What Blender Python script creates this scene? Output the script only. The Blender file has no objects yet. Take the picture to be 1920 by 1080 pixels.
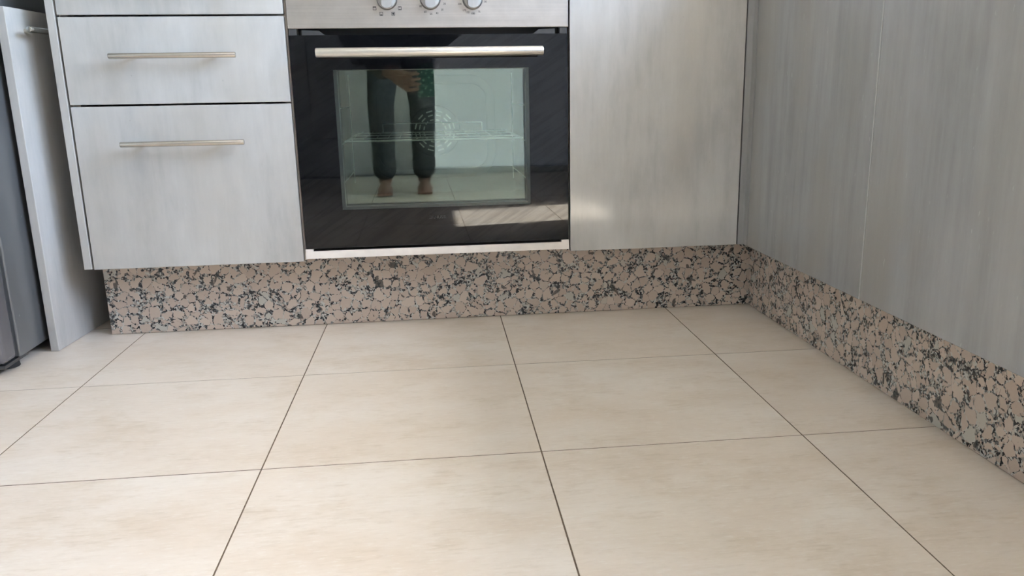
import bpy, bmesh, math, random
from mathutils import Vector, Matrix
random.seed(7)
S = bpy.context.scene
COL = S.collection

# ---------------------------------------------------------------- camera
cam_d = bpy.data.cameras.new('camera'); cam = bpy.data.objects.new('camera', cam_d); COL.objects.link(cam)
YAW, PITCH, ROLL = -0.1215, 0.2456, -0.0161
def cam_axes(yaw, pitch, roll):
    f = Vector((-math.sin(yaw)*math.cos(pitch), math.cos(yaw)*math.cos(pitch), -math.sin(pitch)))
    r = Vector((math.cos(yaw), math.sin(yaw), 0)); u = r.cross(f)
    return math.cos(roll)*r+math.sin(roll)*u, -math.sin(roll)*r+math.cos(roll)*u, f
r_, u_, f_ = cam_axes(YAW, PITCH, ROLL)
m = Matrix((r_, u_, -f_)).transposed().to_4x4(); m.translation = Vector((-0.0221, -1.8566, 0.5338))
cam.matrix_world = m
cam_d.sensor_width = 36.0; cam_d.lens = 1538.09/1920*36.0
cam_d.shift_x = -32.8/1920; cam_d.shift_y = 14.9/1920
cam_d.clip_start = 0.004
S.camera = cam

# ---------------------------------------------------------------- sky, sun, exposure
SUN_DIR = Vector((-0.51, 0.095, -0.885))            # the way the sunlight travels
w = bpy.data.worlds.new('world'); S.world = w; w.use_nodes = True
nt = w.node_tree; nt.nodes.clear()
sky = nt.nodes.new('ShaderNodeTexSky'); sky.sky_type = 'NISHITA'; sky.sun_disc = False
sky.sun_elevation = math.radians(60); sky.sun_rotation = math.radians(100); sky.dust_density = 1.6; sky.ozone_density = 1.0
bg = nt.nodes.new('ShaderNodeBackground'); bg.inputs['Strength'].default_value = 1.0
wo = nt.nodes.new('ShaderNodeOutputWorld')
nt.links.new(sky.outputs[0], bg.inputs[0]); nt.links.new(bg.outputs[0], wo.inputs[0])
sun_d = bpy.data.lights.new('sun', 'SUN'); sun_d.energy = 18.0; sun_d.angle = math.radians(0.6); sun_d.color = (1.0, 0.975, 0.95)
sun = bpy.data.objects.new('sun', sun_d); COL.objects.link(sun)
sun.rotation_euler = SUN_DIR.to_track_quat('-Z', 'Y').to_euler(); sun.location = (4, -2.5, 5)
def portal(name, loc, rot, sx, sy):
    d = bpy.data.lights.new(name, 'AREA'); d.shape = 'RECTANGLE'; d.size = sx; d.size_y = sy; d.cycles.is_portal = True
    o = bpy.data.objects.new(name, d); o.location = loc; o.rotation_euler = rot; COL.objects.link(o)
portal('sky_portal', (1.47, -1.94, 1.72), (0, math.radians(90), 0), 1.24, 0.47)         # upper glass of the balcony door, shining to -X
portal('sky_portal', (1.47, -0.91, 1.515), (0, math.radians(90), 0), 0.93, 1.16)           # window over the right worktop, shining to -X
portal('sky_portal', (0.485, -3.76, 1.04), (math.radians(90), 0, 0), 1.02, 2.06)            # frosted rear door, shining to +Y
vs = S.view_settings
vs.view_transform = 'Standard'; vs.look = 'None'; vs.gamma = 1.0; vs.use_curve_mapping = False
vs.exposure = 2.32
S.cycles.use_denoising = True; S.cycles.use_adaptive_sampling = True; S.cycles.adaptive_threshold = 0.02
S.cycles.max_bounces = 12; S.cycles.diffuse_bounces = 5; S.cycles.glossy_bounces = 5; S.cycles.transparent_max_bounces = 12
S.cycles.sample_clamp_indirect = 8.0

# ---------------------------------------------------------------- materials
class N:
    def __init__(s, name):
        s.m = bpy.data.materials.new(name); s.m.use_nodes = True; s.t = s.m.node_tree; s.t.nodes.clear()
        s.out = s.t.nodes.new('ShaderNodeOutputMaterial')
    def n(s, kind, **kw):
        nd = s.t.nodes.new(kind)
        for k, v in kw.items():
            if k.startswith('i_'):
                nd.inputs[k[2:].replace('_', ' ')].default_value = v
            else: setattr(nd, k, v)
        return nd
    def l(s, a, b): s.t.links.new(a, b)
    def math(s, op, a, b=None, clamp=False):
        nd = s.t.nodes.new('ShaderNodeMath'); nd.operation = op; nd.use_clamp = clamp
        for i, v in enumerate((a, b)):
            if v is None: continue
            if isinstance(v, (int, float)): nd.inputs[i].default_value = v
            else: s.l(v, nd.inputs[i])
        return nd.outputs[0]
    def mix(s, fac, a, b, blend='MIX'):
        nd = s.t.nodes.new('ShaderNodeMix'); nd.data_type = 'RGBA'; nd.blend_type = blend
        for k, v in ((0, fac), (6, a), (7, b)):
            if isinstance(v, (int, float)): nd.inputs[k].default_value = v
            elif isinstance(v, tuple): nd.inputs[k].default_value = (*v, 1)
            else: s.l(v, nd.inputs[k])
        return nd.outputs[2]
    def ramp(s, fac, stops, interp='LINEAR'):
        nd = s.t.nodes.new('ShaderNodeValToRGB'); cr = nd.color_ramp; cr.interpolation = interp
        while len(cr.elements) < len(stops): cr.elements.new(0.5)
        for e, (p, c) in zip(cr.elements, stops):
            e.position = p; e.color = (c, c, c, 1) if isinstance(c, (int, float)) else (*c, 1)
        s.l(fac, nd.inputs[0]); return nd.outputs[0]
    def coords(s, scale=(1, 1, 1), rnd=0.0):
        tc = s.n('ShaderNodeTexCoord'); mp = s.n('ShaderNodeMapping'); mp.inputs['Scale'].default_value = scale
        src = tc.outputs['Object']
        if rnd:
            oi = s.n('ShaderNodeObjectInfo'); va = s.n('ShaderNodeVectorMath', operation='ADD')
            cm = s.n('ShaderNodeCombineXYZ'); k = s.math('MULTIPLY', oi.outputs['Random'], rnd)
            for i in range(3): s.l(k, cm.inputs[i])
            s.l(src, va.inputs[0]); s.l(cm.outputs[0], va.inputs[1]); src = va.outputs[0]
        s.l(src, mp.inputs[0]); return mp.outputs[0]
    def noise(s, vec, scale, detail=3, rough=0.5, dist=0.0):
        nd = s.n('ShaderNodeTexNoise'); nd.inputs['Scale'].default_value = scale; nd.inputs['Detail'].default_value = detail
        nd.inputs['Roughness'].default_value = rough; nd.inputs['Distortion'].default_value = dist
        s.l(vec, nd.inputs['Vector']); return nd
    def bump(s, h, strength, dist=0.001):
        b = s.n('ShaderNodeBump'); b.inputs['Strength'].default_value = strength; b.inputs['Distance'].default_value = dist
        s.l(h, b.inputs['Height']); return b.outputs[0]
    def pbr(s, color, rough=0.5, metal=0.0, normal=None, spec=0.5, coat=0.0):
        p = s.n('ShaderNodeBsdfPrincipled')
        for k, v in (('Base Color', color), ('Roughness', rough), ('Metallic', metal), ('Specular IOR Level', spec), ('Coat Weight', coat)):
            if isinstance(v, tuple): p.inputs[k].default_value = (*v, 1)
            elif isinstance(v, (int, float)): p.inputs[k].default_value = v
            else: s.l(v, p.inputs[k])
        if normal is not None: s.l(normal, p.inputs['Normal'])
        s.l(p.outputs[0], s.out.inputs[0]); return s.m

def simple(name, c, rough=0.5, metal=0.0, nscale=60, var=0.08, spec=0.5):
    k = N(name); nz = k.noise(k.coords(), nscale, 4)
    f = k.ramp(nz.outputs[0], [(0.3, 1-var), (0.7, 1+var)])
    return k.pbr(k.mix(1.0, c, f, 'MULTIPLY'), rough, metal, spec=spec)

def laminate(name, base, contrast, rough, streak, warmth):
    k = N(name)
    va = k.coords((1, 1, 0.22), 13.0); vb = k.coords((1, 1, 0.055), 5.0); vc = k.coords((1, 1, 0.6), 9.0); vf = k.coords((1, 1, 0.12), 3)
    a = k.noise(va, 14.0, 6, 0.62, 0.25).outputs[0]; b = k.noise(vb, 38.0, 4, 0.55, 0.2).outputs[0]; c = k.noise(vc, 8.0, 5, 0.62, 0.2).outputs[0]
    f = k.noise(vf, 110.0, 3, 0.6, 0.1).outputs[0]
    s1 = k.math('ADD', k.math('MULTIPLY', a, 0.40-streak*0.1), k.math('MULTIPLY', b, 0.10+streak*0.22))
    s1 = k.math('ADD', s1, k.math('MULTIPLY', c, 0.42-streak*0.12)); s1 = k.math('ADD', s1, k.math('MULTIPLY', f, 0.14)); s1 = k.math('SUBTRACT', s1, 0.03)
    ff = k.ramp(s1, [(0.38, 1-contrast), (0.50, 1.0), (0.63, 1+contrast*0.8)])
    col = k.mix(1.0, base, ff, 'MULTIPLY')
    wm = k.ramp(k.noise(k.coords((1, 1, 0.3), 21.0), 7.0, 3).outputs[0], [(0.46, 0.0), (0.68, warmth)])
    col = k.mix(wm, col, (base[0]*0.98, base[1]*0.93, base[2]*0.86))
    fl = k.ramp(k.noise(k.coords((1, 1, 0.30), 7), 150.0, 2).outputs[0], [(0.70, 0.0), (0.78, 0.22)])
    col = k.mix(fl, col, (0.66, 0.66, 0.65))
    spot = k.ramp(k.noise(k.coords((1, 1, 0.7), 11), 150.0, 1).outputs[0], [(0.81, 0.0), (0.83, 0.4)])
    col = k.mix(spot, col, (0.30, 0.29, 0.28))
    ro = k.ramp(s1, [(0.38, rough*1.2), (0.63, rough*0.85)])
    return k.pbr(col, ro, 0.0, k.bump(s1, 0.05, 0.0005), 0.5)

M = {}
M['laminate'] = laminate('grey_laminate', (0.505, 0.497, 0.478), 0.155, 0.10, 0.0, 0.45)
M['laminate_streak'] = laminate('grey_streaked_laminate', (0.335, 0.338, 0.343), 0.16, 0.14, 1.0, 0.7)

def tile_mat():
    k = N('cream_porcelain_tile')
    v = k.coords((2.0, 3.6, 1), 31.0); vd = k.coords((26, 150, 1), 17.0); vd2 = k.coords((55, 260, 1), 11.0); vb = k.coords((1, 1.5, 1), 23.0)
    a = k.noise(v, 1.6, 5, 0.6, 0.3).outputs[0]; b = k.noise(vd, 1.0, 4, 0.6).outputs[0]; d = k.noise(vd2, 1.0, 3, 0.6).outputs[0]; c = k.noise(vb, 8.0, 6, 0.68).outputs[0]
    base = k.mix(k.ramp(a, [(0.34, 0.0), (0.66, 1.0)]), (0.675, 0.58, 0.485), (0.745, 0.675, 0.60))
    base = k.mix(k.ramp(c, [(0.50, 0.0), (0.70, 0.55)]), base, (0.60, 0.50, 0.39))
    patch = k.ramp(c, [(0.42, 0.15), (0.60, 1.0)])
    st = k.math('MULTIPLY', k.ramp(b, [(0.52, 0.0), (0.66, 1.0)]), patch)
    base = k.mix(k.math('MULTIPLY', st, 0.34), base, (0.50, 0.41, 0.315))
    base = k.mix(k.math('MULTIPLY', k.ramp(d, [(0.55, 0.0), (0.68, 1.0)]), 0.16), base, (0.50, 0.42, 0.33))
    base = k.mix(k.math('MULTIPLY', k.ramp(d, [(0.32, 1.0), (0.42, 0.0)]), 0.30), base, (0.80, 0.765, 0.71))
    return k.pbr(base, k.ramp(a, [(0.3, 0.36), (0.7, 0.28)]), 0.0, k.bump(c, 0.05, 0.0005), 0.25)
M['tile'] = tile_mat()
M['grout'] = simple('brown_grout', (0.15, 0.108, 0.072), 0.9, 0, 200, 0.35)

def granite():
    k = N('pink_granite')
    v = k.coords(); dn = k.noise(v, 60, 4, 0.6)
    dv = k.n('ShaderNodeVectorMath', operation='SCALE'); k.l(dn.outputs['Color'], dv.inputs[0]); dv.inputs['Scale'].default_value = 0.016
    va = k.n('ShaderNodeVectorMath', operation='ADD'); k.l(v, va.inputs[0]); k.l(dv.outputs[0], va.inputs[1]); vd = va.outputs[0]
    big = k.n('ShaderNodeTexVoronoi', feature='F1'); big.inputs['Scale'].default_value = 44; k.l(vd, big.inputs['Vector'])
    edge = k.n('ShaderNodeTexVoronoi', feature='DISTANCE_TO_EDGE'); edge.inputs['Scale'].default_value = 44; k.l(vd, edge.inputs['Vector'])
    sep = k.n('ShaderNodeSeparateColor'); k.l(big.outputs['Color'], sep.inputs[0])
    pink = k.mix(sep.outputs[0], (0.51, 0.405, 0.335), (0.62, 0.515, 0.435))
    pink = k.mix(k.ramp(k.noise(v, 170, 3).outputs[0], [(0.4, 0.0), (0.75, 0.35)]), pink, (0.60, 0.50, 0.42))
    quartz = k.ramp(sep.outputs[1], [(0.93, 0.0), (0.94, 0.8)])
    pink = k.mix(quartz, pink, (0.50, 0.50, 0.45))
    # crystals between the grains
    fine = k.n('ShaderNodeTexVoronoi', feature='F1'); fine.inputs['Scale'].default_value = 270; k.l(vd, fine.inputs['Vector'])
    fs = k.n('ShaderNodeSeparateColor'); k.l(fine.outputs['Color'], fs.inputs[0])
    fc = k.ramp(fs.outputs[0], [(0.0, (0.025, 0.025, 0.027)), (0.28, (0.12, 0.125, 0.125)), (0.44, (0.55, 0.54, 0.50)), (0.66, (0.36, 0.34, 0.30)), (0.82, (0.46, 0.37, 0.31))], 'CONSTANT')
    nz = k.noise(v, 30, 3, 0.6).outputs[0]
    width = k.ramp(nz, [(0.36, 0.018), (0.52, 0.09), (0.68, 0.36)])
    msk = k.math('LESS_THAN', edge.outputs[0], width)
    col = k.mix(msk, pink, fc)
    blk = k.math('MULTIPLY', k.ramp(k.noise(v, 38, 2, 0.5, 0.6).outputs[0], [(0.665, 0.0), (0.685, 1.0)]), 0.82)
    col = k.mix(blk, col, (0.03, 0.034, 0.034))
    return k.pbr(col, 0.22, 0.0, None, 0.5)
M['granite'] = granite()

def brushed(name, c, rough, axis, metal=1.0):
    k = N(name); sc = [220, 220, 220]; sc[axis] = 3
    nz = k.noise(k.coords(tuple(sc), 3.0), 1.0, 3).outputs[0]; bl = k.noise(k.coords((1, 1, 1), 3.0), 28, 4, 0.65).outputs[0]
    f = k.ramp(k.math('ADD', k.math('MULTIPLY', nz, 0.5), k.math('MULTIPLY', bl, 0.5)), [(0.35, 0.90), (0.65, 1.06)])
    return k.pbr(k.mix(1.0, c, f, 'MULTIPLY'), rough, metal, k.bump(nz, 0.05, 0.0002))
M['steel_panel'] = brushed('brushed_steel', (0.60, 0.565, 0.53), 0.38, 0)
M['nickel'] = brushed('brushed_nickel', (0.62, 0.59, 0.53), 0.27, 0)
M['handle_steel'] = brushed('satin_handle_steel', (0.78, 0.75, 0.69), 0.38, 0)
M['chrome'] = brushed('chrome_wire', (0.95, 0.95, 0.94), 0.30, 1)
M['knob'] = brushed('knob_metal', (0.74, 0.74, 0.75), 0.20, 2)
M['grip'] = brushed('knob_grip_metal', (0.46, 0.455, 0.445), 0.50, 2, 0.7)
M['knob_ring'] = simple('knob_ring_shaded_metal', (0.20, 0.195, 0.185), 0.30, 1.0)  # dark base tone stands in for the shadow ring round each knob

def black_glass():
    k = N('black_glass')
    sm = k.noise(k.coords((9, 1, 34), 0), 1.0, 4, 0.6, 1.6).outputs[0]
    ro = k.ramp(sm, [(0.40, 0.012), (0.62, 0.05), (0.75, 0.09)])
    tc = k.n('ShaderNodeTexCoord'); mp = k.n('ShaderNodeMapping'); mp.inputs['Scale'].default_value = (7, 1, 95)
    rt = k.n('ShaderNodeMapping'); rt.inputs['Rotation'].default_value = (0, math.radians(32), 0); k.l(tc.outputs['Object'], rt.inputs[0]); k.l(rt.outputs[0], mp.inputs[0])
    wipe = k.noise(mp.outputs[0], 1.0, 4, 0.6, 0.5).outputs[0]                     # grease wiped across the glass
    sp = k.ramp(wipe, [(0.38, 0.31), (0.54, 0.42)])
    return k.pbr((0.0045, 0.0047, 0.0052), ro, 0.0, None, sp)
M['black_glass'] = black_glass()

def coated_glass(name, refl, tint, tr):
    k = N(name)
    t = k.n('ShaderNodeBsdfTransparent'); t.inputs[0].default_value = (*tr, 1)
    g = k.n('ShaderNodeBsdfGlossy'); g.inputs[0].default_value = (*tint, 1)
    sm = k.noise(k.coords((7, 1, 24), 0), 1.0, 4, 0.6, 1.2).outputs[0]
    k.l(k.ramp(sm, [(0.4, 0.008), (0.75, 0.05)]), g.inputs['Roughness'])
    lw = k.n('ShaderNodeLayerWeight'); lw.inputs['Blend'].default_value = 0.5
    fac = k.math('ADD', k.math('MULTIPLY', k.math('POWER', lw.outputs['Facing'], 5.0), 0.7), refl, True)
    mx = k.n('ShaderNodeMixShader'); k.l(fac, mx.inputs[0]); k.l(t.outputs[0], mx.inputs[1]); k.l(g.outputs[0], mx.inputs[2])
    k.l(mx.outputs[0], k.out.inputs[0]); return k.m
M['oven_pane'] = coated_glass('reflective_oven_glass', 0.03, (1.0, 1.0, 0.96), (0.86, 0.90, 0.87))
M['inner_pane'] = coated_glass('reflective_inner_glass', 0.225, (1.0, 0.985, 0.93), (0.84, 0.88, 0.85))
M['window_pane'] = coated_glass('window_glass', 0.035, (1, 1, 1), (0.95, 0.97, 0.96))

def frosted(name, c):
    k = N(name); t = k.n('ShaderNodeBsdfTranslucent'); t.inputs[0].default_value = (*c, 1)
    d = k.n('ShaderNodeBsdfDiffuse'); d.inputs[0].default_value = (0.45, 0.46, 0.47, 1)
    mx = k.n('ShaderNodeMixShader'); mx.inputs[0].default_value = 0.3; k.l(t.outputs[0], mx.inputs[1]); k.l(d.outputs[0], mx.inputs[2])
    k.l(mx.outputs[0], k.out.inputs[0]); return k.m
M['frosted'] = frosted('frosted_glass', (0.345, 0.345, 0.345))
M['dark'] = simple('dark_oven_metal', (0.018, 0.018, 0.019), 0.45, 0.0)
M['bracket'] = simple('grey_bracket_metal', (0.10, 0.10, 0.10), 0.4, 0.6)
M['enamel'] = simple('grey_oven_enamel', (0.115, 0.12, 0.117), 0.25, 0.0, 90, 0.12)
M['inner_frame'] = simple('grey_door_frame', (0.055, 0.058, 0.063), 0.4)
M['melamine'] = simple('cream_melamine', (0.86, 0.80, 0.745), 0.45, 0, 40, 0.05)
M['edge_glint'] = simple('pale_edge_glint', (0.52, 0.52, 0.515), 0.35)  # added strip, pale to stand in for light caught on the door edge
M['gap_shade_board'] = simple('gap_shade_board', (0.22, 0.215, 0.20), 0.5)  # cream board coloured grey to paint the shade in the gaps beside the oven
M['print'] = simple('black_print', (0.025, 0.024, 0.023), 0.6)
M['logo'] = simple('faint_grey_print', (0.017, 0.019, 0.019), 0.35)
M['wall'] = simple('white_wall_paint', (0.74, 0.745, 0.74), 0.8, 0, 15, 0.02)
M['ceiling'] = simple('white_ceiling_paint', (0.84, 0.84, 0.83), 0.9, 0, 15, 0.02)
M['frame_white'] = simple('white_frame_paint', (0.78, 0.78, 0.77), 0.4, 0, 15, 0.02)
M['dark_wood'] = simple('dark_door_wood', (0.48, 0.46, 0.44), 0.4, 0, 12, 0.15)
M['worktop'] = M['granite']
M['bounce_ground'] = simple('bounce_ground_paving', (0.46, 0.42, 0.36), 0.8, 0, 8, 0.1)
def fridge_mat():
    k = N('grey_fridge_paint')
    nz = k.noise(k.coords((1, 1, 1)), 9, 3).outputs[0]
    sc = k.ramp(k.noise(k.coords((30, 30, 9)), 2.0, 2, 0.5, 1.0).outputs[0], [(0.735, 0.0), (0.76, 0.7)])
    c = k.mix(nz, (0.19, 0.195, 0.20), (0.25, 0.255, 0.26)); c = k.mix(sc, c, (0.55, 0.55, 0.55))
    return k.pbr(c, 0.28, 0.55)
M['fridge'] = fridge_mat()
M['fridge_door'] = simple('grey_fridge_door', (0.20, 0.20, 0.215), 0.25, 0.6, 12, 0.06)
M['rubber'] = simple('black_rubber', (0.02, 0.02, 0.02), 0.7)
M['skin'] = simple('skin', (0.25, 0.135, 0.10), 0.5, 0, 30, 0.08)
M['cloth_dark'] = simple('charcoal_cloth', (0.035, 0.036, 0.042), 0.9, 0, 40, 0.3)
M['cloth_black'] = simple('black_cloth', (0.018, 0.017, 0.02), 0.9, 0, 40, 0.3)
M['hair'] = simple('dark_hair', (0.02, 0.013, 0.01), 0.5, 0, 120, 0.4)
M['eye'] = simple('eye', (0.6, 0.6, 0.58), 0.2)
def dotted():
    k = N('green_dotted_case'); vo = k.n('ShaderNodeTexVoronoi', feature='F1'); vo.inputs['Scale'].default_value = 60; k.l(k.coords((1, 0.02, 1)), vo.inputs['Vector'])
    f = k.ramp(vo.outputs['Distance'], [(0.26, 1.0), (0.32, 0.0)])
    return k.pbr(k.mix(f, (0.012, 0.05, 0.042), (0.18, 0.30, 0.24)), 0.4)
M['phone_case'] = dotted()

# ---------------------------------------------------------------- geometry helpers
def finish(name, bm, mat, parent=None, smooth=False, loc=None):
    me = bpy.data.meshes.new(name); bm.normal_update(); bm.to_mesh(me); bm.free()
    me.materials.append(mat)
    if smooth:
        for p in me.polygons: p.use_smooth = True
    o = bpy.data.objects.new(name, me); COL.objects.link(o)
    if loc: o.location = loc
    if parent is not None: o.parent = parent; o.matrix_parent_inverse = Matrix.Identity(4)
    return o
def box(bm, x0, x1, y0, y1, z0, z1, bev=0.0, seg=2):
    r = bmesh.ops.create_cube(bm, size=1.0)
    vsx = r['verts']
    for v in vsx: v.co = Vector(((x0+x1)/2+v.co.x*(x1-x0), (y0+y1)/2+v.co.y*(y1-y0), (z0+z1)/2+v.co.z*(z1-z0)))
    if bev: bmesh.ops.bevel(bm, geom=[e for e in {e for v in vsx for e in v.link_edges}], offset=bev, segments=seg, affect='EDGES', profile=0.5)
def rod(bm, a, b, r, seg=16, r2=None, bev=0.0):
    a, b = Vector(a), Vector(b); d = b-a
    mt = Matrix.Translation((a+b)/2) @ d.to_track_quat('Z', 'Y').to_matrix().to_4x4()
    res = bmesh.ops.create_cone(bm, cap_ends=True, segments=seg, radius1=r, radius2=r if r2 is None else r2, depth=d.length, matrix=mt)
    if bev:
        caps = [e for e in {e for v in res['verts'] for e in v.link_edges} if abs((e.verts[0].co-e.verts[1].co).normalized().dot(d.normalized())) < 0.1]
        bmesh.ops.bevel(bm, geom=caps, offset=bev, segments=2, affect='EDGES', profile=0.5)
def auto_smooth(o, ang=0.6):
    for p in o.data.polygons: p.use_smooth = True
    o.data.set_sharp_from_angle(angle=ang)
    return o
def mbox(name, dims, mat, parent=None, bev=0.0, seg=2):
    bm = bmesh.new(); box(bm, *dims, bev=bev, seg=seg); return finish(name, bm, mat, parent)
def thing(name, label, cat, loc=(0, 0, 0), group=None):
    o = bpy.data.objects.new(name, None); COL.objects.link(o); o.location = loc; o.empty_display_size = 0.05
    return tag(o, label, cat, group)
def tag(o, label, cat, group=None):
    o['label'] = label; o['category'] = cat
    if group: o['group'] = group
    return o
def struct(o, label=None):
    o['kind'] = 'structure'
    if label: o['label'] = label
    return o
def rel(dims, loc):   # box dims given in world space, turned local to a thing at loc
    return (dims[0]-loc[0], dims[1]-loc[0], dims[2]-loc[1], dims[3]-loc[1], dims[4]-loc[2], dims[5]-loc[2])

# ---------------------------------------------------------------- the room
RX0, RX1, RY0, RY1, RZ = -2.30, 1.36, -3.62, 0.62, 2.50
floor = struct(mbox('floor', (RX0, RX1, RY0, RY1, -0.05, -0.0005), M['grout']), 'cream square porcelain tiles with thin brown joints')
TS, TROT = 0.4149, -0.0111; TX, TY = 0.1368, -0.2977
ct, st_ = math.cos(TROT), math.sin(TROT)
def tile_bm(poly):
    bm = bmesh.new(); vv = [bm.verts.new((x, y, 0)) for x, y in poly]; f = bm.faces.new(vv)
    bm.normal_update()
    if f.normal.z < 0: f.normal_flip()
    ex = bmesh.ops.extrude_face_region(bm, geom=[f])
    low = [v for v in ex['geom'] if isinstance(v, bmesh.types.BMVert)]
    for v in low: v.co.z = -0.008
    bmesh.ops.recalc_face_normals(bm, faces=bm.faces)
    top = [e for e in bm.edges if all(v.co.z > -0.001 for v in e.verts)]
    bmesh.ops.bevel(bm, geom=top, offset=0.0003, segments=1, affect='EDGES')
    return bm
def clip(poly, axis, lim, keep_less):
    out = []
    for i in range(len(poly)):
        a, b = poly[i], poly[(i+1) % len(poly)]
        ia = (a[axis] <= lim) == keep_less; ib = (b[axis] <= lim) == keep_less
        if ia: out.append(a)
        if ia != ib:
            t = (lim-a[axis])/(b[axis]-a[axis]); out.append((a[0]+t*(b[0]-a[0]), a[1]+t*(b[1]-a[1])))
    return out
gx, gy = 0.0011, 0.0012
full_mesh = None
for i in range(-7, 4):
    for j in range(-1, 9):
        quad = []
        for a, b in ((gx, gy), (TS-gx, gy), (TS-gx, TS-gy), (gx, TS-gy)):
            lx, ly = i*TS+a, -j*TS+b
            quad.append((TX+lx*ct-ly*st_, TY+lx*st_+ly*ct))
        inside = all(RX0 < x < RX1 and RY0 < y < RY1 for x, y in quad)
        if inside:
            loc = (TX+i*TS*ct+j*TS*st_, TY+i*TS*st_-j*TS*ct, 0)
            if full_mesh is None:
                o = finish('tile', tile_bm([(x-loc[0], y-loc[1]) for x, y in quad]), M['tile'], floor, loc=loc); full_mesh = o.data
            else:
                o = bpy.data.objects.new('tile', full_mesh); COL.objects.link(o); o.parent = floor; o.location = loc
            o.location.z = random.uniform(-0.0001, 0.0001)
        else:
            p = quad
            for ax, lim, kl in ((0, RX0, False), (0, RX1, True), (1, RY0, False), (1, RY1, True)):
                if p: p = clip(p, ax, lim, kl)
            if len(p) >= 3:
                cx = sum(q[0] for q in p)/len(p); cy = sum(q[1] for q in p)/len(p)
                if max(q[0] for q in p)-min(q[0] for q in p) > 0.02 and max(q[1] for q in p)-min(q[1] for q in p) > 0.02:
                    finish('tile', tile_bm([(x-cx, y-cy) for x, y in p]), M['tile'], floor, loc=(cx, cy, 0))
T = 0.12
struct(mbox('wall_back', (RX0-T, RX1+T, RY1, RY1+T, -0.05, RZ), M['wall']))
struct(mbox('wall_left', (RX0-T, RX0, RY0, RY1, -0.05, RZ), M['wall']))
struct(mbox('ceiling', (RX0-T, RX1+T, RY0-T, RY1+T, RZ, RZ+0.1), M['ceiling']))
DY0, DY1, DZ = -2.245, -1.635, 2.42              # balcony door and window in the right wall
VY0, VY1, VZ0, VZ1 = -1.50, -0.32, 1.04, 1.99
bm = bmesh.new()
box(bm, RX1, RX1+T, RY0, DY0, -0.05, RZ); box(bm, RX1, RX1+T, DY0, DY1, DZ, RZ); box(bm, RX1, RX1+T, DY0, DY1, -0.05, 0.0)
box(bm, RX1, RX1+T, DY1, VY0, -0.05, RZ); box(bm, RX1, RX1+T, VY0, VY1, -0.05, VZ0); box(bm, RX1, RX1+T, VY0, VY1, VZ1, RZ); box(bm, RX1, RX1+T, VY1, RY1, -0.05, RZ)
struct(finish('wall_right', bm, M['wall']))
EX0, EX1, EZ = -0.88, -0.07, 2.05                 # inner door in the wall behind the camera
bm = bmesh.new()
box(bm, RX0, EX0, RY0-T, RY0, -0.05, RZ); box(bm, EX0, EX1, RY0-T, RY0, EZ, RZ); box(bm, EX0, EX1, RY0-T, RY0-T+0.02, -0.05, EZ); GX0, GX1, GZ = -0.03, 1.00, 2.08
box(bm, EX1, GX0, RY0-T, RY0, -0.05, RZ); box(bm, GX0, GX1, RY0-T, RY0, GZ, RZ); box(bm, GX0, GX1, RY0-T, RY0, -0.05, 0.0); box(bm, GX1, RX1+T, RY0-T, RY0, -0.05, RZ)
struct(finish('wall_front', bm, M['wall']))
def framed(name, corner, ax, w, h, d, fw, mat):
    """frame in the plane of axis ax (0 = runs in x, 1 = runs in y), depth d along the other"""
    bm = bmesh.new(); x, y, z = corner
    def bx(a0, a1, z0, z1):
        if ax == 0: box(bm, x+a0, x+a1, y, y+d, z+z0, z+z1, 0.004)
        else: box(bm, x, x+d, y+a0, y+a1, z+z0, z+z1, 0.004)
    bx(0, fw, 0, h); bx(w-fw, w, 0, h); bx(fw, w-fw, 0, fw); bx(fw, w-fw, h-fw, h)
    return finish(name, bm, mat)
d1 = struct(framed('door_1', (RX1+0.03, DY0, 0.0), 1, DY1-DY0, DZ, 0.06, 0.07, M['frame_white']), 'white half-glazed balcony door')
mbox('pane', (RX1+0.057, RX1+0.063, DY0+0.07, DY1-0.07, 1.10, DZ-0.07), M['window_pane'], d1)
mbox('panel', (RX1+0.045, RX1+0.075, DY0+0.07, DY1-0.07, 0.07, 1.10), M['frame_white'], d1, 0.004)
bm = bmesh.new(); rod(bm, (RX1+0.03, DY1-0.035, 1.05), (RX1-0.02, DY1-0.035, 1.05), 0.009); rod(bm, (RX1-0.02, DY1-0.03, 1.05), (RX1-0.02, DY1-0.15, 1.05), 0.008)
auto_smooth(finish('handle', bm, M['nickel'], d1))
w1 = struct(framed('window_1', (RX1+0.03, VY0, VZ0), 1, VY1-VY0, VZ1-VZ0, 0.06, 0.05, M['frame_white']), 'white framed window over the right worktop')
mbox('pane', (RX1+0.057, RX1+0.063, VY0+0.05, VY1-0.05, VZ0+0.05, VZ1-0.05), M['window_pane'], w1)
mbox('mullion', (RX1+0.04, RX1+0.08, (VY0+VY1)/2-0.02, (VY0+VY1)/2+0.02, VZ0+0.05, VZ1-0.05), M['frame_white'], w1, 0.003)
d3 = struct(framed('door_3', (GX0, RY0-0.07, 0.0), 0, GX1-GX0, GZ, 0.05, 0.04, M['frame_white']), 'white framed door with frosted glass')
mbox('pane', (GX0+0.04, GX1-0.04, RY0-0.047, RY0-0.041, 0.04, GZ-0.04), M['frosted'], d3)
d2 = struct(mbox('door_2', (EX0+0.005, EX1-0.005, RY0-0.07, RY0-0.03, 0.004, EZ-0.005), M['dark_wood'], None, 0.003), 'pale grey brown inner door')
for z0, z1 in ((0.25, 0.95), (1.1, 1.85)):
    mbox('panel', (EX0+0.14, EX1-0.14, RY0-0.03, RY0-0.02, z0, z1), M['dark_wood'], d2, 0.006)
struct(mbox('bounce_ground', (RX0-3, RX1+5, RY0-5, RY1+2, -0.12, -0.055), M['bounce_ground']))  # unseen ground slab, added to bounce warm light up through the openings

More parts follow.
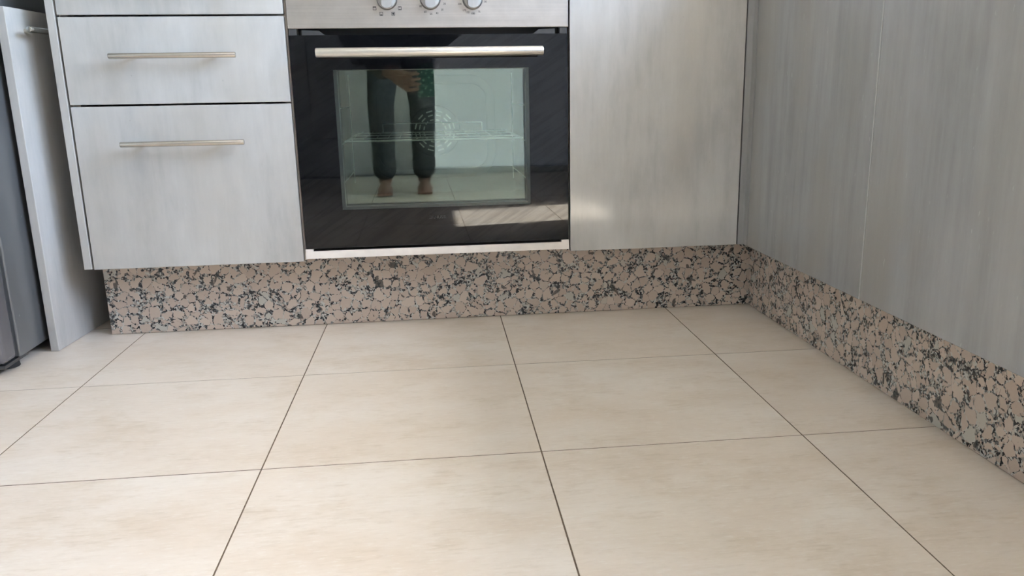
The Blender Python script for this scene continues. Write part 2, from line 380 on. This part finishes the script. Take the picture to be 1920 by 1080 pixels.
# ---------------------------------------------------------------- plinths
ZC = 0.168                                            # underside of the fronts
PY, PX = 0.0712, 0.7689
o = mbox('granite_plinth', (-0.762, PX+0.02, PY, PY+0.02, 0.0005, 0.162), M['granite'], None, 0.0012, 1)
tag(o, 'speckled pink granite plinth running under the oven and drawers', 'plinth')
o = mbox('granite_plinth', (PX, PX+0.02, -1.4305, PY-0.0006, 0.0005, 0.162), M['granite'], None, 0.0012, 1)
tag(o, 'speckled pink granite plinth under the dark right-hand cabinet doors', 'plinth')
o = mbox('granite_plinth', (-0.762, -0.742, PY+0.0206, 0.56, 0.0005, 0.162), M['granite'], None, 0.0012, 1)
tag(o, 'short granite plinth return beside the loose upright door', 'plinth')

# ---------------------------------------------------------------- fronts
FT = 0.019
def carcass(parent, dims, mat, t=0.016, name='carcass', front='y', top=True):
    x0, x1, y0, y1, z0, z1 = dims; bm = bmesh.new()
    box(bm, x0, x1, y0, y1, z0, z0+t)
    if top: box(bm, x0, x1, y0, y1, z1-t, z1)
    if front == 'y':
        box(bm, x0, x0+t, y0, y1, z0+t, z1-t); box(bm, x1-t, x1, y0, y1, z0+t, z1-t); box(bm, x0+t, x1-t, y1-0.006, y1, z0+t, z1-t)
    else:
        box(bm, x0, x1, y0, y0+t, z0+t, z1-t); box(bm, x0, x1, y1-t, y1, z0+t, z1-t); box(bm, x1-0.006, x1, y0+t, y1-t, z0+t, z1-t)
    return finish(name, bm, mat, parent)
def bar_handle(parent, c, axis, out, length=0.25, spacing=0.16, r=0.0058, reach=0.031):
    """round bar on two posts, c on the front's face"""
    bm = bmesh.new(); c = Vector(c); a = Vector(axis); n = Vector(out)
    rod(bm, c+n*reach-a*length/2, c+n*reach+a*length/2, r, 24, bev=0.0012)
    for s in (-1, 1): rod(bm, c+a*s*spacing/2, c+a*s*spacing/2+n*reach, 0.0045, 14)
    return auto_smooth(finish('handle', bm, M['nickel'], parent))

# drawer unit
dl = (-0.5275, 0.0, 0.168)
du = thing('drawer_unit', 'light grey drawer stack with slim steel bar handles, left of the oven', 'drawers', dl)
carcass(du, rel((-0.7545, -0.3015, 0.021, 0.56, ZC, 0.86), dl), M['melamine'])
mbox('end_panel', rel((-0.7722, -0.7556, 0.0, 0.56, ZC+0.001, 0.86), dl), M['laminate'], du, 0.0013, 2)
for z0, z1, hz in ((0.1682, 0.5144, 0.437), (0.5184, 0.6928, 0.6145), (0.6968, 0.838, 0.765)):
    d = mbox('drawer', rel((-0.7514, -0.3045, 0.0, FT, z0, z1), dl), M['laminate'], du, 0.0008, 1)
    bar_handle(d, Vector((-0.5273, 0.0, hz))-Vector(dl), (1, 0, 0), (0, -1, 0))

# oven housing
ol = (0.0, 0.0, 0.168)
oc = thing('oven_cabinet', 'cream edged housing cabinet that holds the built-in oven', 'cabinet', ol)
bm = bmesh.new()
for dims in ((-0.2990, -0.2815, 0.021, 0.56, 0.1738, 0.86), (0.2815, 0.2990, 0.021, 0.56, 0.1738, 0.86), (-0.2815, 0.2815, 0.0062, 0.56, 0.1738, 0.1905), (-0.2815, 0.2815, 0.0062, 0.56, 0.80, 0.86)):
    box(bm, *rel(dims, ol))
finish('carcass', bm, M['gap_shade_board'], oc)
mbox('top_filler', rel((-0.2985, 0.2985, 0.0, FT, 0.7745, 0.838), ol), M['laminate'], oc, 0.0008, 1)
bm = bmesh.new()
for dims in ((-0.2990, 0.2990, -0.0005, 0.0060, 0.1738, 0.1905), (-0.2990, -0.2815, -0.0005, 0.0060, 0.1905, 0.1960), (0.2815, 0.2990, -0.0005, 0.0060, 0.1905, 0.1960)):
    box(bm, *rel(dims, ol))
finish('front_edge', bm, M['melamine'], oc)['label'] = 'cream front edge showing under the oven door'

# oven
vl = (0.0, 0.0, 0.195)
ov = thing('built_in_oven', 'built-in oven with black glass door under a steel control panel', 'oven', vl)
R = lambda *d: rel(d, vl)
cp = mbox('control_panel', R(-0.2975, 0.2988, -0.002, 0.006, 0.667, 0.772), M['steel_panel'], ov, 0.0014, 2)
KX = (-0.089, 0.0020, 0.0918)
for kx in KX:
    bm = bmesh.new(); c = Vector((kx, 0, 0.7248))-Vector(vl)
    rod(bm, c+Vector((0, -0.002, 0)), c+Vector((0, -0.0075, 0)), 0.0222, 40, 0.0205, bev=0.0008)
    kb = auto_smooth(finish('knob', bm, M['knob_ring'], cp))
    bm = bmesh.new(); rod(bm, c+Vector((0, -0.0065, 0)), c+Vector((0, -0.012, 0)), 0.0196, 40, 0.0188, bev=0.001)
    # grip bar: a stadium prism proud of the disc
    pts = [];  hw, hh = 0.0116, 0.0200
    for q in range(25):
        a = math.pi*q/24; pts.append((hw*math.cos(a)*1.0, hh-0.0075+0.0075*math.sin(a)))
    for q in range(25):
        a = math.pi+math.pi*q/24; pts.append((hw*math.cos(a)*1.0, -hh+0.0075+0.0075*math.sin(a)))
    fv = [bm.verts.new(c+Vector((x*0.93, -0.027, z*0.97))) for x, z in pts]; bv = [bm.verts.new(c+Vector((x, -0.0115, z))) for x, z in pts]
    bm.faces.new(fv)
    for q in range(len(pts)): bm.faces.new((fv[q], bv[q], bv[(q+1) % len(pts)], fv[(q+1) % len(pts)]))
    bmesh.ops.recalc_face_normals(bm, faces=bm.faces)
    auto_smooth(finish('grip', bm, M['grip'], kb), 0.5)

def text_mesh(txt, size, loc, mat, name, parent, depth=0.00015):
    cu = bpy.data.curves.new(name, 'FONT'); cu.body = txt; cu.size = size; cu.align_x = 'CENTER'; cu.align_y = 'CENTER'; cu.extrude = depth; cu.offset = 0.00004
    t = bpy.data.objects.new(name, cu); COL.objects.link(t)
    dg = bpy.context.evaluated_depsgraph_get(); me = bpy.data.meshes.new_from_object(t.evaluated_get(dg))
    bpy.data.objects.remove(t); bpy.data.curves.remove(cu)
    me.transform(Matrix.Translation(Vector(loc)) @ Matrix.Rotation(math.radians(90), 4, 'X')); return me
def join_text(items, mat, name, parent):
    bm = bmesh.new()
    for me in items: bm.from_mesh(me); bpy.data.meshes.remove(me)
    return finish(name, bm, mat, parent)
YP = -0.00225
def pk(px, py):  # print positions, in panel metres around each knob
    return px, py
nums2 = (('20', 0.0300, -0.0095), ('30', 0.0245, -0.0215), ('40', 0.0135, -0.0285), ('50', 0.0005, -0.0300), ('60', -0.0115, -0.0255), ('80', -0.0205, -0.0145))
nums3 = (('50', 0.0275, -0.0055), ('75', 0.0135, -0.0260), ('100', 0.0000, -0.0295), ('150', -0.0115, -0.0270), ('175', -0.0180, -0.0230), ('200', -0.0275, -0.0100))
for kx, nums in ((KX[1], nums2), (KX[2], nums3)):
    join_text([text_mesh(t, 0.0056, (kx+dx, YP, 0.7248+dz-0.195), M['print'], 'n', None) for t, dx, dz in nums], M['print'], 'dial_numbers', cp)
bm = bmesh.new()
def pbox(x0, x1, z0, z1): box(bm, KX[0]+x0, KX[0]+x1, -0.0024, -0.0020, 0.7248+z0-0.195, 0.7248+z1-0.195)
def sq(cx, cz, h=0.0036, t=0.0008):
    pbox(cx-h, cx+h, cz+h-t, cz+h); pbox(cx-h, cx+h, cz-h, cz-h+t); pbox(cx-h, cx-h+t, cz-h+t, cz+h-t); pbox(cx+h-t, cx+h, cz-h+t, cz+h-t)
sq(-0.0265, -0.0180); pbox(-0.0298, -0.0232, -0.0164, -0.0147)
sq(-0.0130, -0.0290); pbox(-0.0150, -0.0110, -0.0318, -0.0306)
sq(0.0120, -0.0290); rod(bm, (KX[0]+0.0120, -0.0024, 0.7248-0.029-0.195), (KX[0]+0.0120, -0.0020, 0.7248-0.029-0.195), 0.0021, 12)
sq(0.0262, -0.0180); pbox(0.0240, 0.0284, -0.0162, -0.0153); pbox(0.0240, 0.0284, -0.0205, -0.0198)
finish('dial_symbols', bm, M['print'], cp)

# oven door
ZB, ZT = 0.1965, 0.6535
WXh, WB, WT = 0.2115, 0.2812, 0.5830
def ring(bm, outer, inner, y0, y1):
    (ox0, ox1, oz0, oz1), (ix0, ix1, iz0, iz1) = outer, inner
    P = {}
    for y in (y0, y1):
        P[y] = ([bm.verts.new((x, y, z)) for x, z in ((ox0, oz0), (ox1, oz0), (ox1, oz1), (ox0, oz1))], [bm.verts.new((x, y, z)) for x, z in ((ix0, iz0), (ix1, iz0), (ix1, iz1), (ix0, iz1))])
    for i in range(4):
        j = (i+1) % 4
        bm.faces.new((P[y0][0][i], P[y0][0][j], P[y0][1][j], P[y0][1][i])); bm.faces.new((P[y1][0][j], P[y1][0][i], P[y1][1][i], P[y1][1][j]))
        bm.faces.new((P[y0][0][j], P[y0][0][i], P[y1][0][i], P[y1][0][j])); bm.faces.new((P[y0][1][i], P[y0][1][j], P[y1][1][j], P[y1][1][i]))
    bmesh.ops.recalc_face_normals(bm, faces=bm.faces)
dz = vl[2]; bm = bmesh.new()
ring(bm, (-0.2972, 0.2977, ZB-dz, ZT-dz), (-WXh, WXh, WB-dz, WT-dz), 0.0, 0.005)
door = finish('door', bm, M['black_glass'], ov)
mbox('window_pane', R(-WXh, WXh, 0.0, 0.004, WB, WT), M['oven_pane'], door)
bm = bmesh.new(); ring(bm, (-0.2790, 0.2790, ZB+0.006-dz, ZT-0.004-dz), (-0.2045, 0.2045, 0.2872-dz, 0.5822-dz), 0.0052, 0.034)
ifr = finish('inner_frame', bm, M['inner_frame'], door)
mbox('inner_pane', R(-0.2045, 0.2045, 0.0330, 0.0338, 0.2872, 0.5822), M['inner_pane'], door)
bm = bmesh.new()
a, b = Vector((-0.2395, -0.045, 0.616-dz)), Vector((0.2378, -0.045, 0.616-dz))
rod(bm, a, b, 0.0098, 32, bev=0.0025)
for x in (-0.205, 0.205): box(bm, x-0.008, x+0.008, -0.045, 0.0, 0.616-dz-0.006, 0.616-dz+0.006, 0.001)
auto_smooth(finish('handle', bm, M['handle_steel'], door))
join_text([text_mesh('ZANUSSI', 0.0098, (-0.002, -0.0002, 0.2585-dz), M['logo'], 'n', None)], M['logo'], 'logo', door)
# gap above the door with its brackets, and the body behind
mbox('front_frame', R(-0.2812, 0.2812, 0.036, 0.040, 0.191, 0.26), M['dark'], ov)
bm = bmesh.new(); box(bm, *R(-0.2812, 0.2812, 0.036, 0.040, 0.61, 0.70)); box(bm, *R(-0.2812, -0.226, 0.036, 0.040, 0.26, 0.61)); box(bm, *R(0.226, 0.2812, 0.036, 0.040, 0.26, 0.61))
finish('body_front', bm, M['dark'], ov)
def bracket(s):
    bm = bmesh.new()
    for prof in ([(0.2965, 0.6535), (0.2965, 0.6665), (0.2805, 0.6665), (0.2805, 0.6535)], [(0.2700, 0.6535), (0.2700, 0.6640), (0.2350, 0.6630), (0.2220, 0.6535)]):
        f = [bm.verts.new((s*x, 0.0015, z-dz)) for x, z in prof]; bk = [bm.verts.new((s*x, 0.0055, z-dz)) for x, z in prof]
        bm.faces.new(f); bm.faces.new(bk[::-1])
        for i in range(4): bm.faces.new((f[i], bk[i], bk[(i+1) % 4], f[(i+1) % 4]))
    bmesh.ops.recalc_face_normals(bm, faces=bm.faces)
    return finish('hinge_bracket', bm, M['bracket'], ov)
bracket(-1); bracket(1)
# cavity: five sides, open to the door
bm = bmesh.new(); t = 0.004
cx, cz0, cz1, cy0, cy1 = 0.226, 0.262, 0.608, 0.041, 0.455
for d in ((-cx-t, -cx, cy0, cy1, cz0, cz1), (cx, cx+t, cy0, cy1, cz0, cz1), (-cx-t, cx+t, cy0, cy1, cz0-t, cz0), (-cx-t, cx+t, cy0, cy1, cz1, cz1+t), (-cx-t, cx+t, cy1, cy1+t, cz0-t, cz1+t)):
    box(bm, *R(*d))
cav = finish('cavity', bm, M['enamel'], ov)
def rrect_tube(bm, cxx, czz, hw, hh, rad, y, r, seg=10):
    pts = []
    for k, (sx, sz) in enumerate(((1, 1), (-1, 1), (-1, -1), (1, -1))):
        for q in range(seg+1):
            a = math.pi/2*(k+q/seg); pts.append((cxx+sx*(hw-rad)+rad*math.cos(a), czz+sz*(hh-rad)+rad*math.sin(a)))
    n = len(pts); rings = []
    for i, (x, z) in enumerate(pts):
        px, pz = pts[i-1]; qx, qz = pts[(i+1) % n]; t = Vector((qx-px, 0, qz-pz)).normalized(); nn = Vector((t.z, 0, -t.x))
        rings.append([bm.verts.new(Vector((x, y, z))+nn*r*math.cos(b)+Vector((0, -0.55*r*math.sin(b), 0))) for b in [math.pi*h/6 for h in range(7)]])
    for i in range(n):
        for h in range(6): bm.faces.new((rings[i][h], rings[i][h+1], rings[(i+1) % n][h+1], rings[(i+1) % n][h]))
    bmesh.ops.recalc_face_normals(bm, faces=bm.faces)
bm = bmesh.new(); rrect_tube(bm, 0.0, 0.440-dz, 0.160, 0.126, 0.055, 0.4545, 0.012); auto_smooth(finish('pressed_rib', bm, M['enamel'], cav))
bm = bmesh.new(); FCX, FCZ, FCR = 0.006, 0.430-dz, 0.070
rod(bm, (FCX, 0.4545, FCZ), (FCX, 0.449, FCZ), FCR, 48, FCR-0.004)
fan = auto_smooth(finish('fan_cover', bm, M['enamel'], cav))
bm = bmesh.new()
for k in range(12):
    for rr, ln in ((0.053, 0.0085), (0.042, 0.0068), (0.030, 0.005)):
        a = 2*math.pi*(k+0.5)/12
        r0 = bmesh.ops.create_cube(bm, size=1.0)
        mt = Matrix.Translation((FCX+rr*math.cos(a), 0.4483, FCZ+rr*math.sin(a))) @ Matrix.Rotation(-a+math.pi/2, 4, 'Y') @ Matrix.Diagonal((ln*2, 0.0016, 0.0036, 1))
        bmesh.ops.transform(bm, matrix=mt, verts=r0['verts'])
sl = finish('slot_glints', bm, M['chrome'], fan); sl['kind'] = 'stuff'  # bright bars stand in for light caught on the fan slot edges
for s in (-1, 1):
    bm = bmesh.new()
    for y in (0.09, 0.40): rod(bm, (s*0.214, y, 0.300-dz), (s*0.214, y, 0.580-dz), 0.0014, 8)
    for z in (0.33, 0.418, 0.50): rod(bm, (s*0.214, 0.075, z-dz), (s*0.214, 0.42, z-dz), 0.0014, 8)
    auto_smooth(finish('side_rail', bm, M['chrome'], ov))
mbox('heat_lamp_cover', R(0.02, 0.06, 0.07, 0.09, 0.595, 0.606), M['chrome'], cav, 0.003)

# rack
rl = (0.0, 0.05, 0.4285)
rk = thing('oven_rack', 'chrome wire rack behind the oven window', 'rack', rl)
def rrod(name, a, b, r): 
    bm = bmesh.new(); rod(bm, Vector(a)-Vector(rl), Vector(b)-Vector(rl), r, 10); return auto_smooth(finish(name, bm, M['chrome'], rk))
rrod('front_bar', (-0.2, 0.05, 0.4285), (0.2, 0.05, 0.4285), 0.0023)
rrod('back_bar', (-0.2, 0.42, 0.4285), (0.2, 0.42, 0.4285), 0.0018)
for y in (0.16, 0.30): rrod('cross_bar', (-0.2, y, 0.4285), (0.2, y, 0.4285), 0.0015)
for s in (-1, 1): rrod('side_bar', (s*0.2, 0.05, 0.4285), (s*0.2, 0.42, 0.4285), 0.0020)
rrod('rear_rail', (-0.133, 0.42, 0.4525), (0.133, 0.42, 0.4525), 0.0013)
for s in (-1, 1): rrod('rail_post', (s*0.133, 0.42, 0.4285), (s*0.133, 0.42, 0.4525), 0.0013)
for k in range(15):
    x = -0.186+k*0.372/14; rrod('wire', (x, 0.05, 0.4325), (x, 0.42, 0.4325), 0.0008)

# pale door right of the oven
bl = (0.504, 0.0, 0.168)
bc = thing('base_cabinet', 'light grey handleless cabinet door between the oven and the corner', 'cabinet', bl)
carcass(bc, rel((0.3025, 0.7065, 0.021, 0.56, ZC, 0.86), bl), M['melamine'])
mbox('door', rel((0.3027, 0.7046, 0.0, FT, ZC+0.0002, 0.838), bl), M['laminate'], bc, 0.0008, 1)

# corner filler, L-shaped post
bm = bmesh.new(); prof = [(0.7077, 0.0), (0.7213, 0.0), (0.7213, -0.0235), (0.7403, -0.0235), (0.7403, 0.019), (0.7077, 0.019)]
lo = [bm.verts.new((x, y, ZC+0.0006)) for x, y in prof]; hi = [bm.verts.new((x, y, 0.838)) for x, y in prof]
bm.faces.new(hi); bm.faces.new(lo[::-1])
for i in range(6): bm.faces.new((lo[i], lo[(i+1) % 6], hi[(i+1) % 6], hi[i]))
bmesh.ops.recalc_face_normals(bm, faces=bm.faces)
bmesh.ops.bevel(bm, geom=[e for e in bm.edges if abs(e.verts[0].co.z-e.verts[1].co.z) > 0.3], offset=0.0009, segments=2, affect='EDGES')
tag(finish('corner_filler', bm, M['laminate_streak']), 'narrow L-shaped grey filler strip in the cabinet corner', 'filler strip')

# right run
XR = 0.7213
for y0, y1, lab in ((-0.5417, -0.0251, 'grey streaked cabinet door on the right, nearest the corner'), (-1.0590, -0.5432, 'grey streaked cabinet door on the right, cut off by the picture edge'), (-1.4300, -1.0605, 'narrow grey streaked cabinet at the near end of the right run, beyond the picture edge')):
    l = (XR, (y0+y1)/2, 0.168)
    c_ = thing('base_cabinet', lab, 'cabinet', l, 'cabinets of the right run')
    carcass(c_, rel((XR+0.021, 1.33, y0, y1, ZC+0.001, 0.86), l), M['melamine'], front='x')
    d_ = mbox('door', rel((XR, XR+FT, y0+0.0004, y1-0.0004, ZC, 0.838), l), M['laminate_streak'], c_, 0.0008, 1)
    eb = mbox('edge_glint', rel((XR-0.0003, XR+FT-0.001, y0-0.0008, y0+0.0006, ZC+0.0005, 0.8375), l), M['edge_glint'], d_); eb['label'] = 'thin pale strip standing in for a highlight on the door edge'
tag(mbox('end_panel', (XR, 1.33, -1.4495, -1.4315, 0.0005, 0.86), M['laminate_streak'], None, 0.0008, 1), 'grey side panel closing the near end of the right run', 'panel')
# worktop over both runs
bm = bmesh.new(); prof = [(-0.775, -0.025), (XR-0.025, -0.025), (XR-0.025, -1.46), (1.345, -1.46), (1.345, 0.60), (-0.775, 0.60)]
lo = [bm.verts.new((x, y, 0.8605)) for x, y in prof]; hi = [bm.verts.new((x, y, 0.8905)) for x, y in prof]
bm.faces.new(hi); bm.faces.new(lo[::-1])
for i in range(6): bm.faces.new((lo[i], lo[(i+1) % 6], hi[(i+1) % 6], hi[i]))
bmesh.ops.recalc_face_normals(bm, faces=bm.faces)
tag(finish('worktop', bm, M['worktop']), 'L-shaped pink granite worktop over both cabinet runs', 'worktop')

# ---------------------------------------------------------------- loose door standing on the floor
ll = (-0.8398, -0.0415, 0.0)
ld = thing('cabinet_door', 'loose grey cabinet door standing upright between fridge and drawers', 'door', ll)
ld.rotation_euler = (0, 0, math.atan2(-0.0167, 0.2425))
mbox('panel', (-0.0088, 0.0088, 0.0, 0.50, 0.0005, 0.7105), M['laminate'], ld, 0.0013, 2)
bar_handle(ld, (0.0088, 0.145, 0.668), (0, 1, 0), (1, 0, 0), 0.25, 0.16)

# ---------------------------------------------------------------- fridge
fl = (-1.16, 0.15, 0.0)
fr = thing('fridge', 'tall dark grey fridge at the left edge, seen from its side', 'fridge', fl)
FX = -0.8605
mbox('body', rel((-1.46, FX, -0.144, 0.50, 0.022, 1.85), fl), M['fridge'], fr, 0.003, 2)
mbox('gasket', rel((-1.45, FX-0.012, -0.152, -0.144, 0.03, 1.845), fl), M['rubber'], fr)
mbox('door', rel((-1.46, FX-0.002, -0.206, -0.152, 0.024, 1.85), fl), M['fridge_door'], fr, 0.010, 4)
bm = bmesh.new(); box(bm, *rel((FX-0.075, FX-0.006, -0.20, -0.10, 0.014, 0.021), fl), 0.001); rod(bm, Vector((FX-0.022, -0.178, 0.0215))-Vector(fl), Vector((FX-0.022, -0.178, 0.030))-Vector(fl), 0.006, 12)
finish('hinge', bm, M['bracket'], fr)
for x in (FX-0.03, -1.42):
    for y in (-0.135, 0.44):
        bm = bmesh.new(); rod(bm, Vector((x, y, 0.0006))-Vector(fl), Vector((x, y, 0.012))-Vector(fl), 0.021, 20, 0.019, bev=0.002); rod(bm, Vector((x, y, 0.012))-Vector(fl), Vector((x, y, 0.024))-Vector(fl), 0.007, 12)
        auto_smooth(finish('foot', bm, M['rubber'], fr))
bm = bmesh.new(); hx = -1.40
rod(bm, Vector((hx, -0.245, 0.95))-Vector(fl), Vector((hx, -0.245, 1.5))-Vector(fl), 0.011, 16)
for z in (0.98, 1.47): rod(bm, Vector((hx, -0.245, z))-Vector(fl), Vector((hx, -0.2, z))-Vector(fl), 0.009, 12)
auto_smooth(finish('handle', bm, M['nickel'], fr))

# ---------------------------------------------------------------- the person taking the picture, seen in the oven glass
def capsule(bm, a, b, ra, rb, seg=14):
    a, b = Vector(a), Vector(b)
    for p, r in ((a, ra), (b, rb)): bmesh.ops.create_uvsphere(bm, u_segments=seg, v_segments=10, radius=r, matrix=Matrix.Translation(p))
    if (b-a).length > 1e-5:
        d = b-a; bmesh.ops.create_cone(bm, cap_ends=True, segments=seg, radius1=ra, radius2=rb, depth=d.length, matrix=Matrix.Translation((a+b)/2) @ d.to_track_quat('Z', 'Y').to_matrix().to_4x4())
def fused(name, bm, mat, voxel, parent=None, smooth=4):
    o = finish(name, bm, mat)
    rm = o.modifiers.new('r', 'REMESH'); rm.mode = 'VOXEL'; rm.voxel_size = voxel
    if smooth: s = o.modifiers.new('s', 'SMOOTH'); s.iterations = smooth; s.factor = 0.5
    dg = bpy.context.evaluated_depsgraph_get(); me = bpy.data.meshes.new_from_object(o.evaluated_get(dg))
    o.modifiers.clear(); old = o.data; o.data = me; bpy.data.meshes.remove(old); me.name = name
    if not me.materials: me.materials.append(mat)
    for p in me.polygons: p.use_smooth = True
    if parent is not None: o.parent = parent
    return o
V = Vector
LF, RF = V((-0.245, -2.62, 0.075)), V((-0.035, -2.66, 0.075))             # ankles
LK, RK = V((-0.245, -2.56, 0.475)), V((-0.030, -2.60, 0.475))             # knees
LH, RH = V((-0.215, -2.82, 0.83)), V((-0.055, -2.84, 0.83))
PEL, CH, NK, HD = V((-0.135, -2.84, 0.88)), V((-0.135, -2.50, 1.06)), V((-0.135, -2.36, 1.14)), V((-0.135, -2.25, 1.20))
LS, RS = V((-0.305, -2.42, 1.06)), V((0.035, -2.44, 1.06))
LE, RE = V((-0.345, -2.27, 0.80)), V((0.150, -2.66, 0.87))
LW, RW = V((-0.195, -2.06, 0.635)), V((0.020, -2.88, 0.76))
bm = bmesh.new()
for A, K, H in ((LF, LK, LH), (RF, RK, RH)):
    capsule(bm, A, (A+K)/2+V((0, -0.02, 0.03)), 0.036, 0.053); capsule(bm, (A+K)/2+V((0, -0.02, 0.03)), K, 0.053, 0.052); capsule(bm, K, H, 0.054, 0.082)
    capsule(bm, A+V((0, -0.035, -0.045)), A+V((0, 0.05, -0.038)), 0.030, 0.034); capsule(bm, A+V((0, 0.05, -0.038)), A+V((0.002, 0.125, -0.055)), 0.033, 0.020); capsule(bm, A+V((-0.02, 0.05, -0.05)), A+V((-0.022, 0.115, -0.058)), 0.022, 0.016); capsule(bm, A+V((0.02, 0.05, -0.05)), A+V((0.022, 0.115, -0.058)), 0.022, 0.016)
    for q in range(5):
        x = -0.032+0.016*q; capsule(bm, A+V((x, 0.12, -0.062)), A+V((x*1.05, 0.155-0.004*abs(q-2), -0.064)), 0.009, 0.0085)
capsule(bm, LH, RH, 0.10, 0.10); capsule(bm, PEL, (PEL+CH)/2, 0.115, 0.115); capsule(bm, (PEL+CH)/2+V((-0.05, 0, 0)), CH+V((-0.07, 0, 0)), 0.095, 0.105); capsule(bm, (PEL+CH)/2+V((0.05, 0, 0)), CH+V((0.07, 0, 0)), 0.095, 0.105)
capsule(bm, CH+V((0, 0.06, 0.02)), NK, 0.09, 0.055); capsule(bm, NK, HD, 0.052, 0.06); capsule(bm, LS, RS, 0.062, 0.062)
capsule(bm, HD+V((0, 0.03, 0.045)), HD+V((0, 0.085, -0.03)), 0.092, 0.070); capsule(bm, HD+V((0, 0.085, -0.03)), HD+V((0, 0.095, -0.075)), 0.062, 0.040)
capsule(bm, HD+V((0, 0.155, -0.008)), HD+V((0, 0.170, -0.035)), 0.010, 0.015)                                   # nose
for s in (-1, 1): capsule(bm, HD+V((s*0.09, 0.03, 0.01)), HD+V((s*0.095, 0.035, -0.03)), 0.017, 0.012)          # ears
for Sh, E, W in ((LS, LE, LW), (RS, RE, RW)):
    capsule(bm, Sh, E, 0.052, 0.042); capsule(bm, E, W, 0.042, 0.029)
# left hand round the phone's edge
PH = V((-0.075, -1.886, 0.575)); HB = LW+(PH-LW)*0.45
capsule(bm, LW, HB, 0.027, 0.030); capsule(bm, HB+V((0, 0, 0.022)), PH+V((-0.02, 0, 0.024)), 0.018, 0.013); capsule(bm, HB, PH+V((-0.02, 0, 0)), 0.020, 0.014); capsule(bm, HB+V((0, 0, -0.02)), PH+V((-0.02, 0, -0.024)), 0.018, 0.013)
for q, ln in enumerate((0.070, 0.080, 0.076, 0.060)):
    z = 0.034-0.022*q; k0 = PH+V((-0.018, 0.004, z)); k1 = k0+V((0.024, 0.018, 0.001)); k2 = k1+V((ln*0.45, 0.003, 0.003))
    k2.y = min(k2.y, -1.8590); k1.y = min(k1.y, -1.8600)
    capsule(bm, k0, k1, 0.0085, 0.008, 10); capsule(bm, k1, k2, 0.008, 0.0065, 10)
capsule(bm, HB+V((0.01, -0.01, 0.02)), PH+V((0.0, -0.020, 0.035)), 0.012, 0.010, 10); capsule(bm, PH+V((0.0, -0.020, 0.035)), PH+V((0.045, -0.0085, 0.045)), 0.010, 0.0085, 10)
# right hand resting on the right knee
RP = RW+V((-0.025, 0.02, -0.06)); capsule(bm, RW, RP, 0.027, 0.032)
for q, ln in enumerate((0.060, 0.070, 0.066, 0.052)):
    k0 = RP+V((0.03-0.02*q, 0.012, -0.015)); k1 = k0+V((0, 0.022, -0.035)); capsule(bm, k0, k1, 0.009, 0.008, 10); capsule(bm, k1, k1+V((0, -0.004, -ln*0.5)), 0.008, 0.0065, 10)
capsule(bm, RP+V((-0.03, 0, 0.02)), RP+V((-0.06, 0.02, -0.03)), 0.011, 0.009, 10)
body = fused('person', bm, M['skin'], 0.0050, smooth=3)
tag(body, 'person in dark clothes, barefoot, stooping with a phone, mirrored in the oven window', 'person')
bm = bmesh.new()
for A, K, H in ((LF, LK, LH), (RF, RK, RH)):
    lo_ = A+(K-A)*0.15
    capsule(bm, lo_, A+(K-A)*0.6+V((0, -0.02, 0)), 0.058, 0.066); capsule(bm, lo_, lo_+V((0, 0, 0.04)), 0.064, 0.064); capsule(bm, A+(K-A)*0.6+V((0, -0.02, 0)), K, 0.066, 0.070); capsule(bm, K, H, 0.070, 0.100)
capsule(bm, LH, RH, 0.118, 0.118); capsule(bm, PEL, PEL+V((0, 0.05, 0.02)), 0.130, 0.128)
fused('trousers', bm, M['cloth_dark'], 0.007, body, 3)
bm = bmesh.new()
capsule(bm, PEL+V((-0.05, -0.01, 0)), CH+V((-0.08, 0, 0)), 0.122, 0.122); capsule(bm, PEL+V((0.05, -0.01, 0)), CH+V((0.08, 0, 0)), 0.122, 0.122); capsule(bm, CH, NK+V((0, -0.03, -0.01)), 0.12, 0.072); capsule(bm, LS, RS, 0.082, 0.082)
for Sh, E, W in ((LS, LE, LW), (RS, RE, RW)):
    capsule(bm, Sh, E, 0.074, 0.064); capsule(bm, E, E+(W-E)*0.96, 0.064, 0.050)
capsule(bm, LE, LE+V((0.03, 0.06, -0.10)), 0.06, 0.045)
fused('sweater', bm, M['cloth_black'], 0.007, body, 3)
bm = bmesh.new(); capsule(bm, HD+V((0, 0.0, 0.060)), HD+V((0, 0.0, 0.02)), 0.100, 0.092); capsule(bm, HD+V((0, -0.03, 0.0)), HD+V((0, -0.045, -0.03)), 0.085, 0.06); capsule(bm, HD+V((0, 0.05, 0.085)), HD+V((0, 0.07, 0.075)), 0.07, 0.06)
fused('hair', bm, M['hair'], 0.006, body, 3)
for s in (-1, 1):
    bm = bmesh.new(); bmesh.ops.create_uvsphere(bm, u_segments=12, v_segments=8, radius=0.012, matrix=Matrix.Translation(HD+V((s*0.032, 0.142, 0.0)))); finish('eye', bm, M['eye'], body, True)
ph = mbox('phone', (-0.045, 0.030, -1.8785, -1.8695, 0.512, 0.660), M['phone_case'], None, 0.0035, 3)
tag(ph, 'upright phone in dark green dotted case, held by the stooping person', 'phone')
